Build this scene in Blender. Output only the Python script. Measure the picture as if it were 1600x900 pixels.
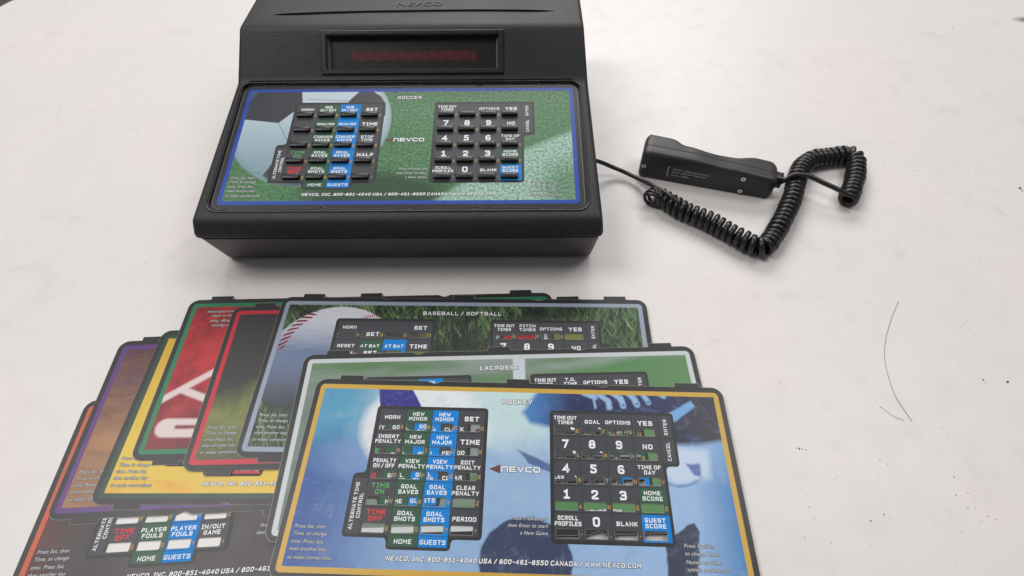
import bpy, bmesh, math, random
from mathutils import Vector, Matrix
random.seed(7)
S = bpy.context.scene
COL = S.collection
for o in list(bpy.data.objects): bpy.data.objects.remove(o)

# ------------------------------------------------------------------ camera
cam = bpy.data.cameras.new('camera'); co = bpy.data.objects.new('camera', cam); COL.objects.link(co)
cam.sensor_width = 36.0; cam.lens = 36.0*876.0/1600.0
cam.clip_start = .01; cam.clip_end = 20
Rv = Vector((0.99989608, -0.01165248, -0.00848766)); Uv = Vector((0.01441598, 0.80821857, 0.58870614)); Fv = Vector((0, 0.58876732, -0.80830257))
Rm = Matrix((Rv, Uv, -Fv)).transposed().to_4x4()
co.matrix_world = Matrix.Translation((0, 0, 0.402566)) @ Rm
S.camera = co
# ------------------------------------------------------------------ world, lamps, exposure
w = bpy.data.worlds.new('World'); S.world = w; w.use_nodes = True
w.node_tree.nodes['Background'].inputs[0].default_value = (.93, .955, 1.0, 1)
w.node_tree.nodes['Background'].inputs[1].default_value = 0.16
S.view_settings.view_transform = 'Standard'; S.view_settings.look = 'None'
S.view_settings.exposure = 0.0; S.view_settings.gamma = 1.0
S.render.resolution_x = 1024; S.render.resolution_y = 576
def area(name, loc, target, sx, sy, power, col):
    l = bpy.data.lights.new(name, 'AREA'); l.shape = 'RECTANGLE'; l.size = sx; l.size_y = sy; l.energy = power; l.color = col
    o = bpy.data.objects.new(name, l); COL.objects.link(o); o.location = loc
    o.rotation_euler = (Vector(target)-Vector(loc)).to_track_quat('-Z', 'Y').to_euler()
    return o
area('ceiling_lamp_back', (.1, 3.1, 2.1), (.05, .4, 0), 2.6, 1.2, 80, (1, .985, .965))
area('ceiling_lamp_left', (-1.2, .5, 2.0), (-.05, .28, 0), .9, 1.1, 22.5, (1, .975, .955))
area('ceiling_lamp_right', (1.25, .9, 2.1), (.1, .3, 0), .9, .9, 15, (1, .98, .97))

# ------------------------------------------------------------------ node helper
def lin(c):
    c = c/255.0
    return c/12.92 if c <= .04045 else ((c+.055)/1.055)**2.4
def rgb(r, g, b): return (lin(r), lin(g), lin(b), 1)
class Mat:
    def __init__(s, name):
        s.m = bpy.data.materials.new(name); s.m.use_nodes = True
        s.t = s.m.node_tree; s.b = s.t.nodes['Principled BSDF']
    def coords(s, k=1000.0):
        tc = s.t.nodes.new('ShaderNodeTexCoord'); sp = s.t.nodes.new('ShaderNodeSeparateXYZ')
        s.t.links.new(tc.outputs['Object'], sp.inputs[0]); s.obj = tc.outputs['Object']
        return E(s, sp.outputs[0])*k, E(s, sp.outputs[1])*k, E(s, sp.outputs[2])*k
    def math(s, op, a, b=None, c=None, clamp=False):
        n = s.t.nodes.new('ShaderNodeMath'); n.operation = op; n.use_clamp = clamp
        for i, v in enumerate((a, b, c)):
            if v is None: continue
            if isinstance(v, E): s.t.links.new(v.s, n.inputs[i])
            else: n.inputs[i].default_value = v
        return E(s, n.outputs[0])
    def noise(s, x, y, scale, detail=3, rough=.5, dist=0, seed=0):
        cb = s.t.nodes.new('ShaderNodeCombineXYZ')
        for i, v in enumerate((x, y, seed)):
            if isinstance(v, E): s.t.links.new(v.s, cb.inputs[i])
            else: cb.inputs[i].default_value = v
        n = s.t.nodes.new('ShaderNodeTexNoise'); n.inputs['Scale'].default_value = scale; n.inputs['Detail'].default_value = detail
        n.inputs['Roughness'].default_value = rough; n.inputs['Distortion'].default_value = dist
        s.t.links.new(cb.outputs[0], n.inputs['Vector'])
        return E(s, n.outputs[0])
    def mix(s, a, b, f):
        n = s.t.nodes.new('ShaderNodeMix'); n.data_type = 'RGBA'
        for k, v in ((6, a), (7, b), (0, f)):
            if isinstance(v, E): s.t.links.new(v.s, n.inputs[k])
            else: n.inputs[k].default_value = v
        return E(s, n.outputs[2])
    def colour(s, c):
        if isinstance(c, E): s.t.links.new(c.s, s.b.inputs['Base Color'])
        else: s.b.inputs['Base Color'].default_value = c
    def rough(s, v):
        if isinstance(v, E): s.t.links.new(v.s, s.b.inputs['Roughness'])
        else: s.b.inputs['Roughness'].default_value = v
    def bump(s, h, strength, dist):
        n = s.t.nodes.new('ShaderNodeBump'); n.inputs['Strength'].default_value = strength; n.inputs['Distance'].default_value = dist
        s.t.links.new(h.s, n.inputs['Height']); s.t.links.new(n.outputs[0], s.b.inputs['Normal'])
class E:
    def __init__(s, m, sock): s.m = m; s.s = sock
    def __add__(s, o): return s.m.math('ADD', s, o)
    __radd__ = __add__
    def __sub__(s, o): return s.m.math('SUBTRACT', s, o)
    def __rsub__(s, o): return s.m.math('SUBTRACT', o, s)
    def __mul__(s, o): return s.m.math('MULTIPLY', s, o)
    __rmul__ = __mul__
    def __truediv__(s, o): return s.m.math('DIVIDE', s, o)
    def mx(s, o): return s.m.math('MAXIMUM', s, o)
    def mn(s, o): return s.m.math('MINIMUM', s, o)
    def ab(s): return s.m.math('ABSOLUTE', s)
    def ma(s, k, c): return s.m.math('MULTIPLY_ADD', s, k, c)
    def ramp(s, a, b):      # 0 at a, 1 at b
        return s.m.math('MULTIPLY_ADD', s, 1.0/(b-a), -a/(b-a), clamp=True)
    def frac(s): return s.m.math('FRACT', s)
def hyp(a, b): return a.m.math('SQRT', a*a+b*b)
def inside(d, soft=.3): return d.ramp(soft, -soft)
def circle(u, v, cx, cy, r, ry=None):
    if ry is None: return hyp(u-cx, v-cy)-r
    return (hyp(u-cx, (v-cy)*(r/ry))-r)
def poly(u, v, pts):        # convex polygon distance
    a = sum(pts[i][0]*pts[(i+1) % len(pts)][1]-pts[(i+1) % len(pts)][0]*pts[i][1] for i in range(len(pts)))
    if a < 0: pts = pts[::-1]
    d = None
    for i in range(len(pts)):
        (x0, y0), (x1, y1) = pts[i], pts[(i+1) % len(pts)]
        L = math.hypot(x1-x0, y1-y0); nx, ny = (y1-y0)/L, -(x1-x0)/L
        e = u.ma(nx, v.ma(ny, -(nx*x0+ny*y0)))
        d = e if d is None else d.mx(e)
    return d
def capsule(u, v, a, b, r):
    bx, by = b[0]-a[0], b[1]-a[1]; L2 = bx*bx+by*by
    pu, pv = u-a[0], v-a[1]
    h = u.m.math('MULTIPLY_ADD', pu, bx/L2, pv*(by/L2), clamp=True)
    return hyp(pu-h*bx, pv-h*by)-r
def boxd(u, v, x0, y0, x1, y1): return ((u-(x0+x1)/2).ab()-(x1-x0)/2).mx((v-(y0+y1)/2).ab()-(y1-y0)/2)
def rbox(u, v, x0, y0, x1, y1, r):
    a = ((u-(x0+x1)/2).ab()-((x1-x0)/2-r)).mx(0.0); b = ((v-(y0+y1)/2).ab()-((y1-y0)/2-r)).mx(0.0)
    return hyp(a, b)-r
def simple(name, col, rough=.5, metal=0, spec=.5, noise=None, k=(.72, 1.3)):
    M = Mat(name); M.colour(col); M.rough(rough); M.b.inputs['Metallic'].default_value = metal
    M.b.inputs['Specular IOR Level'].default_value = spec
    if noise:
        x, y, z = M.coords()
        n = M.noise(x, y+z*.7, noise[0], 3, .6)
        M.colour(M.mix(tuple(c*k[0] for c in col[:3])+(1,), tuple(min(1, c*k[1]) for c in col[:3])+(1,), n.ramp(.3, .7)))
        M.bump(n, noise[1], .0002)
    return M.m

# ------------------------------------------------------------------ object helpers
def tag(o, label=None, cat=None, group=None, kind=None):
    if label: o['label'] = label
    if cat: o['category'] = cat
    if group: o['group'] = group
    if kind: o['kind'] = kind
    return o
def empty(name, loc, rz, label, cat, group=None):
    o = bpy.data.objects.new(name, None); COL.objects.link(o); o.location = loc; o.rotation_euler = (0, 0, rz)
    o.empty_display_size = .01
    return tag(o, label, cat, group)
def link(name, me, mats=None, parent=None, M=None, smooth=None):
    o = bpy.data.objects.new(name, me); COL.objects.link(o)
    if mats is not None:
        me.materials.clear()
        for m in (mats if isinstance(mats, (list, tuple)) else [mats]): me.materials.append(m)
    if parent: o.parent = parent
    if M is not None: o.matrix_local = M
    if smooth is not None:
        for p in me.polygons: p.use_smooth = True
        if smooth < 180: me.set_sharp_from_angle(angle=math.radians(smooth))
    return o
def mesh_of(verts, faces):
    me = bpy.data.meshes.new('m'); me.from_pydata(verts, [], faces); me.update(); return me
def evaluated(o):
    dg = bpy.context.evaluated_depsgraph_get(); dg.update()
    return bpy.data.meshes.new_from_object(o.evaluated_get(dg))
def drop(o):
    d = o.data; bpy.data.objects.remove(o)
def fill2d(splines, ext=0.0, bevel=0.0):
    """2D outlines with holes (mm, v down) -> mesh in metres, top face at z=0"""
    cu = bpy.data.curves.new('c', 'CURVE'); cu.dimensions = '2D'; cu.fill_mode = 'BOTH'; cu.extrude = ext/2
    for sp in splines:
        s = cu.splines.new('POLY'); s.points.add(len(sp)-1); s.use_cyclic_u = True
        for i, (x, y) in enumerate(sp): s.points[i].co = (x*.001, -y*.001, 0, 1)
    o = bpy.data.objects.new('c', cu); COL.objects.link(o); me = evaluated(o); drop(o)
    for v in me.vertices: v.co.z -= ext/2
    return me
def rrect(x0, y0, x1, y1, r, n=4):
    pts = []
    for cx, cy, a0 in ((x1-r, y0+r, -90), (x1-r, y1-r, 0), (x0+r, y1-r, 90), (x0+r, y0+r, 180)):
        for i in range(n+1):
            a = math.radians(a0+90*i/n); pts.append((cx+r*math.cos(a), cy+r*math.sin(a)))
    return pts
def rounded(pts, r, n=4):
    out = []; N = len(pts)
    for i in range(N):
        p0, p, p1 = Vector(pts[i-1]), Vector(pts[i]), Vector(pts[(i+1) % N])
        rr = min(r, (p0-p).length*.48, (p1-p).length*.48)
        a = p+(p0-p).normalized()*rr; b = p+(p1-p).normalized()*rr
        for k in range(n+1):
            t = k/n; q = a*(1-t)**2+p*2*t*(1-t)+b*t*t; out.append((q.x, q.y))
    return out
def text_mesh(items, bold=.03, grow=0.0):
    """items: (text, x, y_centre, cap_mm, align, stretch, rot_deg, shear, mode)  -> one mesh (mm -> m), y down"""
    V = []; F = []
    for it in items:
        txt, x, y, cap, al, sx, rot, sh, lead = it
        cu = bpy.data.curves.new('t', 'FONT'); cu.body = txt; cu.size = cap/.7*.001; cu.align_x = al; cu.align_y = 'TOP_BASELINE'
        cu.shear = sh; cu.offset = (bold*cap+grow)*.001; cu.resolution_u = 3; cu.space_line = lead*.7/1.0 if lead else 1.0
        cu.space_character = 1.06
        o = bpy.data.objects.new('t', cu); COL.objects.link(o); me = evaluated(o); drop(o)
        n = txt.count('\n'); step = (lead if lead else 1.0)
        ls = cu.space_line*cu.size*1.0 if n else 0
        if len(me.vertices):
            ys = [v.co.y for v in me.vertices]; yc = (max(ys)+min(ys))/2
        else: yc = 0
        base = len(V); a = math.radians(rot); ca, sa = math.cos(a), math.sin(a)
        for v in me.vertices:
            px, py = v.co.x*sx, v.co.y-yc
            V.append((x*.001+px*ca-py*sa, -y*.001+px*sa+py*ca, 0))
        for p in me.polygons: F.append([base+i for i in p.vertices])
        bpy.data.meshes.remove(me)
    return mesh_of(V, F)
GL = {'A': (0, [[(0, 1), (.37, 0), (.74, 1)], [(.17, .68), (.57, .68)]]), 'B': (1, [[(0, 0), (0, 1)], [(.12, 0), (.68, 0), (.68, .48), (.12, .48)], [(.12, .5), (.74, .5), (.74, 1), (.12, 1)]]),
 'C': (1, [[(.72, .1), (.72, 0), (0, 0), (0, 1), (.72, 1), (.72, .88)]]), 'D': (1, [[(.3, 0), (.74, 0), (.74, 1), (.3, 1)], [(0, 0), (0, 1)], [(.1, 0), (.22, 0)], [(.1, 1), (.22, 1)]]), 'E': (0, [[(.66, 0), (0, 0), (0, 1), (.66, 1)], [(.1, .5), (.58, .5)]]),
 'F': (0, [[(.66, 0), (0, 0), (0, 1)], [(.1, .5), (.56, .5)]]), 'G': (1, [[(.72, .12), (.72, 0), (0, 0), (0, 1), (.74, 1), (.74, .52), (.42, .52)]]), 'H': (0, [[(0, 0), (0, 1)], [(.74, 0), (.74, 1)], [(.1, .5), (.64, .5)]]),
 'I': (0, [[(.18, .1), (.18, .9)], [(0, 0), (.36, 0)], [(0, 1), (.36, 1)]]), 'J': (1, [[(.66, 0), (.66, 1), (0, 1), (0, .78)]]), 'K': (0, [[(0, 0), (0, 1)], [(.7, 0), (.16, .5), (.74, 1)]]), 'L': (0, [[(0, 0), (0, 1), (.62, 1)]]),
 'M': (0, [[(0, 1), (0, 0), (.44, .62), (.88, 0), (.88, 1)]]), 'N': (0, [[(0, 1), (0, 0), (.74, 1), (.74, 0)]]), 'O': (1, [[(.37, 0), (0, 0), (0, 1), (.74, 1), (.74, 0), (.37, 0)]]), 'P': (1, [[(0, 1), (0, 0), (.72, 0), (.72, .56), (.06, .56)]]),
 'Q': (1, [[(.37, 0), (0, 0), (0, 1), (.74, 1), (.74, 0), (.37, 0)], [(.5, .72), (.8, 1.1)]]), 'R': (1, [[(0, 1), (0, 0), (.7, 0), (.7, .54), (.06, .54)], [(.38, .6), (.74, 1)]]), 'S': (1, [[(.7, .14), (.7, 0), (0, 0), (0, .48), (.72, .48), (.72, 1), (0, 1), (0, .86)]]),
 'T': (0, [[(0, 0), (.76, 0)], [(.38, .1), (.38, 1)]]), 'U': (1, [[(0, 0), (0, 1), (.74, 1), (.74, 0)]]), 'V': (0, [[(0, 0), (.38, 1), (.76, 0)]]), 'W': (0, [[(0, 0), (.22, 1), (.48, .2), (.74, 1), (.96, 0)]]), 'X': (0, [[(0, 0), (.74, 1)], [(.74, 0), (0, 1)]]),
 'Y': (0, [[(0, 0), (.38, .5), (.76, 0)], [(.38, .56), (.38, 1)]]), 'Z': (0, [[(0, 0), (.72, 0), (0, 1), (.72, 1)]]), '0': (2, [[(.34, 0), (0, 0), (0, 1), (.68, 1), (.68, 0), (.34, 0)]]), '1': (0, [[(.04, .16), (.3, 0), (.3, .9)], [(.02, 1), (.58, 1)]]),
 '2': (2, [[(0, .2), (0, 0), (.66, 0), (.66, .42), (0, .86), (0, 1), (.68, 1)]]), '3': (2, [[(0, .12), (0, 0), (.66, 0), (.66, .47), (.26, .47)], [(.24, .49), (.68, .49), (.68, 1), (0, 1), (0, .88)]]), '4': (0, [[(.56, 1), (.52, 0), (0, .7), (.72, .7)]]),
 '5': (2, [[(.62, 0), (.06, 0)], [(.06, .12), (.06, .42), (.66, .42), (.66, 1), (0, 1), (0, .88)]]), '6': (2, [[(.6, .08), (.6, 0), (0, 0), (0, 1), (.68, 1), (.68, .46), (.06, .46)]]), '7': (0, [[(0, 0), (.68, 0), (.26, 1)]]),
 '8': (2, [[(.34, .47), (.04, .47), (.04, 0), (.64, 0), (.64, .47), (.34, .47)], [(.34, .5), (0, .5), (0, 1), (.68, 1), (.68, .5), (.34, .5)]]), '9': (2, [[(.62, .5), (0, .5), (0, 0), (.68, 0), (.68, 1), (.08, 1), (.08, .9)]]),
 '/': (0, [[(.5, -.05), (0, 1.05)]]), '-': (0, [[(.05, .52), (.4, .52)]]), '.': (0, [[(.02, .93), (.02, 1.06)]]), ',': (0, [[(.08, .93), (0, 1.2)]]), '?': (1, [[(0, .1), (0, 0), (.55, 0), (.55, .5), (.28, .6), (.28, .72)]]), '!': (0, [[(.05, 0), (.05, .7)]])}
def strip(pts, wd, V, F, z):
    P = [Vector(p) for p in pts]; n = len(P); k = len(V); closed = (P[0]-P[-1]).length < 1e-6
    e_ = 0 if closed else .5
    for i in range(n):
        if i == 0: d = (P[1]-P[0]).normalized(); m = Vector((-d.y, d.x)); o = P[0]-d*wd*e_
        elif i == n-1: d = (P[-1]-P[-2]).normalized(); m = Vector((-d.y, d.x)); o = P[-1]+d*wd*e_
        else:
            d0 = (P[i]-P[i-1]).normalized(); d1 = (P[i+1]-P[i]).normalized(); n0 = Vector((-d0.y, d0.x)); n1 = Vector((-d1.y, d1.x))
            m = (n0+n1); L = m.length
            m = m.normalized()*(1/max(.45, L/2)) if L > .01 else n0
            o = P[i]
        V.append((o.x-m.x*wd/2, o.y-m.y*wd/2, z)); V.append((o.x+m.x*wd/2, o.y+m.y*wd/2, z))
    for i in range(n-1): a = k+2*i; F.append((a, a+1, a+3, a+2))
def line_width(t, gap): 
    w_ = 0
    for ch in t: w_ += (.42 if ch == ' ' else max(p[0] for st in GL[ch][1] for p in st)+gap)
    return w_-gap
def stroke_text(items, weight=.19, grow=0.0):
    V = []; F = []
    for txt, x, y, cap, al, sx, rot, sh, lead in items:
        lines = txt.upper().split('\n'); a = math.radians(rot); ca, sa = math.cos(a), math.sin(a)
        wt = weight*cap; h = cap-wt; gap = (cap*.2+wt)/h; tot = cap*(1+(len(lines)-1)*lead); zz = 0
        for li, ln in enumerate(lines):
            W_ = line_width(ln, gap)*h*sx; cx = {'CENTER': -W_/2, 'LEFT': 0, 'RIGHT': -W_}[al]; top = -tot/2+li*cap*lead+wt/2
            for ch in ln:
                if ch == ' ': cx += .42*h*sx; continue
                kind, sts = GL[ch]
                for st in sts:
                    pp = [(cx+px*h*sx, top+py*h) for px, py in st]
                    if kind and len(pp) > 2:
                        rr = h*(.2 if kind == 1 else .34); q = [pp[0]]
                        for i in range(1, len(pp)-1):
                            p0, p, p1 = Vector(pp[i-1]), Vector(pp[i]), Vector(pp[i+1]); r_ = min(rr, (p0-p).length*.5, (p1-p).length*.5)
                            A_ = p+(p0-p).normalized()*r_; B_ = p+(p1-p).normalized()*r_
                            for k in range(4 if kind == 2 else 3):
                                t = k/(3 if kind == 2 else 2); c_ = A_*(1-t)**2+p*2*t*(1-t)+B_*t*t
                                if (Vector(q[-1])-c_).length > 1e-4: q.append((c_.x, c_.y))
                        q.append(pp[-1]); pp = q
                    n0 = len(V); zz += .000001
                    strip(pp, wt+grow, V, F, zz)
                    for i in range(n0, len(V)):
                        px, py, pz = V[i]; px -= (py)*sh
                        V[i] = ((x+px*ca+py*sa)*.001, (-y+px*sa-py*ca)*.001, pz)
                cx += (max(p[0] for st in sts for p in st)+gap)*h*sx
    me = mesh_of(V, [f if rot_ok else f for f in F for rot_ok in (1,)])
    if len(me.polygons) and me.polygons[0].normal.z < 0: me.flip_normals()
    return me
def T(txt, x, y, cap, al='CENTER', sx=1.0, rot=0, sh=0.0, lead=1.35): return (txt, x, y, cap, al, sx, rot, sh, lead)
def tube(path, r, seg=10, cap=True, squash=None, rf=None):
    V = []; F = []; N = len(path); P = [Vector(p) for p in path]
    up = Vector((0, 0, 1)); prev = None
    for i in range(N):
        t = (P[min(i+1, N-1)]-P[max(i-1, 0)]).normalized()
        if prev is None:
            n = up.cross(t)
            if n.length < .01: n = Vector((1, 0, 0)).cross(t)
            n.normalize()
        else:
            n = (prev-t*prev.dot(t)).normalized()
        prev = n; b = t.cross(n)
        for k in range(seg):
            a = 2*math.pi*k/seg; ca, sa = math.cos(a), math.sin(a)
            if squash: ca = math.copysign(abs(ca)**squash, ca); sa = math.copysign(abs(sa)**squash, sa)
            q_ = rf(i) if rf else r
            V.append(P[i]+n*(q_*ca)+b*(q_*sa))
    for i in range(N-1):
        for k in range(seg):
            a = i*seg+k; b = i*seg+(k+1) % seg; F.append((a, b, b+seg, a+seg))
    if cap: F.append(tuple(range(seg))[::-1]); F.append(tuple((N-1)*seg+k for k in range(seg)))
    return V, F
def resample(P, step):
    # catmull-rom through points then even resample
    P = [Vector(p) for p in P]; Q = [P[0]*2-P[1]]+P+[P[-1]*2-P[-2]]; out = []
    for i in range(1, len(Q)-2):
        for k in range(24):
            t = k/24; a, b, c, d = Q[i-1], Q[i], Q[i+1], Q[i+2]
            out.append(.5*((2*b)+(c-a)*t+(2*a-5*b+4*c-d)*t*t+(3*b-a-3*c+d)*t**3))
    out.append(P[-1]); res = [out[0]]; acc = 0
    for i in range(1, len(out)):
        seg = (out[i]-out[i-1]); L = seg.length; pos = 0
        while L > 0 and acc+(L-pos) >= step:
            pos += step-acc; acc = 0; res.append(out[i-1]+seg*(pos/L))
        acc += L-pos
    return res

# ------------------------------------------------------------------ materials
def table_mat():
    M = Mat('white_tabletop'); x, y, z = M.coords()
    a = M.noise(x, y, .006, 2, .5); b = M.noise(x, y, .035, 3, .6, seed=3)
    c = M.mix((.755, .705, .690, 1), (.72, .702, .675, 1), a.ramp(.38, .62))
    c = M.mix(c, (.70, .65, .645, 1), b.ramp(.5, .7)*.5)
    # faint smudges
    sm = M.noise(x, y, .02, 5, .7, .6, seed=8)
    c = M.mix(c, (.55, .52, .50, 1), sm.ramp(.57, .74)*.38)
    # specks: thresholded fine noise
    s1 = M.noise(x, y, .42, 1, .5, seed=12).ramp(.735, .775)
    s2 = M.noise(x, y, .18, 2, .6, .5, seed=31).ramp(.715, .76)
    reg = M.noise(x, y, .012, 2, .5, seed=19).ramp(.42, .62)
    right = x.ramp(180, 420)
    c = M.mix(c, (.30, .27, .25, 1), s1*(reg.mx(right*.8))*.8)
    c = M.mix(c, (.42, .38, .36, 1), s2*reg*.55)
    # fine scratches: stretched noise bands in two directions
    p = x*.8+y*.6; q = y*.8-x*.6
    k1 = (M.noise(p*.02, q*.5, 1.0, 2, .5, .2, seed=41)-.5).ab().ramp(.0045, .0015)*M.noise(x, y, .03, 1, .5, seed=44).ramp(.60, .68)
    c = M.mix(c, (.45, .42, .40, 1), k1*(right*.4+.35))
    c = M.mix(c, (.12, .11, .11, 1), inside(circle(x, y, 696, 727, 13, 6), 8)*.85)
    M.colour(c); M.rough(b.ma(.12, .36)); M.bump(M.noise(x, y, .05, 3, .5), .08, .001)
    return M.m
def textured_plastic(name, col, amp=.5, scale=.9, rough=.42, speck=.0):
    M = Mat(name); x, y, z = M.coords()
    cb = M.t.nodes.new('ShaderNodeTexNoise'); cb.inputs['Scale'].default_value = scale*1000; cb.inputs['Detail'].default_value = 2
    M.t.links.new(M.obj, cb.inputs['Vector']); n = E(M, cb.outputs[0])
    big = M.t.nodes.new('ShaderNodeTexNoise'); big.inputs['Scale'].default_value = 22; big.inputs['Detail'].default_value = 3
    M.t.links.new(M.obj, big.inputs['Vector']); g = E(M, big.outputs[0])
    f = g.ramp(.35, .65)
    if speck: f = M.math('ADD', f*(1-speck), n.ramp(.36, .64)*speck*1.0)
    k0, k1 = (.62, 1.5) if speck else (.8, 1.25)
    M.colour(M.mix(tuple(c*k0 for c in col[:3])+(1,), tuple(c*k1 for c in col[:3])+(1,), f))
    M.b.inputs['Specular IOR Level'].default_value = .38
    M.rough(g.ma(.16, rough-.08)); M.bump(n, amp, .0004 if speck else .00025)
    return M.m
M_TABLE = table_mat()
M_SHELL = textured_plastic('black_textured_plastic', (.023, .0225, .025), .75, .80, .54, .75)
M_SHELL2 = textured_plastic('black_plastic_bounce_lit', (.072, .066, .064), .2, 1.1, .5)  # lower shell: bounce off the table lightened into the base colour
M_SMOOTH = simple('black_smooth_plastic', (.022, .022, .025, 1), .32, noise=(.2, .05))
M_KEY = simple('black_rubber_key', (.012, .012, .014, 1), .38, noise=(.5, .05))
M_RECESS = simple('black_recess', (.012, .012, .013, 1), .5, noise=(.3, .05))
M_HAND = textured_plastic('black_handset_plastic', (.036, .033, .034), .12, 1.5, .42)
M_CORD = simple('black_cord_rubber', (.016, .015, .015, 1), .30, noise=(.15, .1))
M_STEEL = simple('steel_screw', (.75, .74, .72, 1), .42, .8, noise=(1.5, .1))
M_PAPER = simple('white_sticker_print', (.62, .62, .62, 1), .5)
M_DARKIN = simple('screw_socket', (.05, .05, .05, 1), .5)
M_EDGE = simple('card_cut_edge', (.20, .195, .185, 1), .35)
M_GREY = simple('legend_grey', rgb(56, 57, 64), .42, noise=(.6, .01), k=(.93, 1.07))
M_PAD = simple('legend_frame', rgb(30, 30, 33), .42, noise=(.6, .01), k=(.93, 1.07))
M_GREEN = simple('legend_green', rgb(30, 78, 54), .42, noise=(.6, .01), k=(.93, 1.07))
M_BLUE = simple('legend_blue', rgb(0, 126, 205), .45, spec=.25, noise=(.6, .01), k=(.93, 1.07))
M_RED = simple('legend_red', rgb(205, 40, 45), .42)
M_WHITE = simple('ink_white', rgb(236, 238, 240), .45)
M_INST = simple('ink_instruction_grey', rgb(196, 198, 200), .45)
M_INK = simple('ink_black', rgb(38, 40, 44), .45)
M_GOLD = simple('ink_gold', rgb(176, 140, 58), .45)
M_TGREEN = simple('ink_green', rgb(78, 160, 96), .45)
M_TRED = simple('ink_red', rgb(214, 40, 46), .45)
M_GLASS = simple('smoked_display_lens', rgb(34, 29, 30), .3)
def led_mat():
    M = Mat('unlit_red_segments'); x, y, z = M.coords()
    n = M.noise(x, y, .6, 2, .6)
    d = rbox(x, y, -2.7, -4.3, 2.9, 4.1, 1.2)
    seg = ((x-.2).ab().ramp(1.2, 2.2)).mx(y.ab().ramp(.9, .2)).mx((y.ab()-3.2).ab().ramp(1.0, .3))
    M.colour(M.mix(rgb(34, 29, 30), rgb(106, 33, 43), inside(d, 1.6)*(seg*.55+.45)*(n*.8+.55))); M.rough(.3)
    return M.m
M_LED = led_mat()
M_LOGOX = simple('ink_logo_brown', rgb(120, 60, 48), .45)

def card_base(name, band, art, band_in=0.0, flip=False, rough=.36):
    M = Mat(name); x, y, z = M.coords(); u = x; v = y*-1.0
    if flip: u = 300.0-u; v = 126.2-v
    col = art(M, u, v)
    wob = M.noise(u, v, .8, 2, .5)*.0
    d_in = boxd(u, v, band_in, band_in, 300-band_in, 126.2-band_in)
    col = M.mix(col, band, inside(d_in, .18).ma(-1.0, 1.0))
    d_out = rbox(u, v, -3.7, -3.7, 303.7, 129.9, 3.4)
    n = M.noise(u, v, .5, 2, .5, seed=5)
    rim = M.mix(rgb(36, 36, 38), rgb(46, 45, 46), n)
    col = M.mix(col, rim, inside(d_out, .18).ma(-1.0, 1.0))
    col = M.mix(col, (0, 0, 0, 1), .14)
    M.colour(col); M.rough(M.noise(u, v, .03, 2, .5, seed=77).ma(.12, rough-.06)); M.bump(M.noise(u, v, 1.3, 1, .5, seed=2), .10, .0002)
    M.b.inputs['Specular IOR Level'].default_value = .45
    return M.m

def blades(M, u, v, ang, seed, sc=.16, thr=(.54, .60)):
    a = math.radians(ang); p = u*math.cos(a)+v*math.sin(a); q = v*math.cos(a)-u*math.sin(a)
    return M.noise(p*.13, q, sc*2.2, 2, .55, 1.1, seed=seed).ramp(*thr)

def art_soccer(M, u, v):
    n = M.noise(u, v, .40, 5, .8); n2 = M.noise(u, v, .045, 3, .6, seed=4)
    g = M.mix(rgb(22, 72, 46), rgb(116, 168, 116), n.ramp(.36, .66))
    g = M.mix(g, rgb(50, 116, 60), n2.ramp(.35, .7)*.3)
    # dark lower centre
    g = M.mix(g, rgb(42, 66, 50), inside(circle(u, v, 130, 122, 62, 26), 16)*.85)
    # chalk patch
    pd = poly(u, v, [(306, 44), (262, 59), (232, 84), (184, 108), (176, 132), (306, 132)])
    pm = inside(pd+(n-.5)*12.0, 3)
    chalk = M.mix(rgb(78, 140, 100), rgb(206, 236, 228), n.ramp(.38, .62))
    fade = inside(circle(u, v, 296, 112, 22, 26), 12)
    g = M.mix(g, chalk, pm*(fade*-.75+1.0)*.92)
    # ball
    bc = M.mix(rgb(208, 224, 234), rgb(140, 168, 180), v.ramp(0, 90))
    bc = M.mix(bc, rgb(96, 124, 122), inside(poly(u, v, [(-5, 92), (14, 94), (28, 96), (45, 112), (60, 116), (60, 140), (-5, 140)]), 2)*.9)
    bc = M.mix(bc, rgb(76, 80, 84), v.ramp(105, 124))
    dark = rgb(62, 63, 69)
    p1 = poly(u, v, [(-6, -6), (46, -6), (47, -1), (55, 8.6), (45, 23), (32, 38.6), (-6, 33.4)])
    bc = M.mix(bc, dark, inside(p1, .5))
    p2 = poly(u, v, [(104, -4), (114, -1), (123, 6), (128, 15), (129.5, 30), (110, 40), (93, 20), (93, 12)])
    bc = M.mix(bc, dark, inside(p2, .5))
    p3 = poly(u, v, [(27, 97), (36, 84), (44, 66), (70, 66), (72, 111), (56, 115), (41, 110)])
    bc = M.mix(bc, rgb(64, 67, 73), inside(p3, .8))
    sm = inside(capsule(u, v, (32, 38.6), (46, 64), .25), .5).mx(inside(capsule(u, v, (-2, 92.4), (27, 96.7), .3), .5))
    sm = sm.mx(inside(capsule(u, v, (54, 9), (96, 12), .25), .5))
    bc = M.mix(bc, rgb(72, 82, 92), sm*.8)
    d = circle(u, v, 62, 38, 73.3)
    bc = M.mix(bc, rgb(122, 150, 156), d.ramp(-7, 0)*.6)
    return M.mix(g, bc, inside(d, .8))

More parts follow.
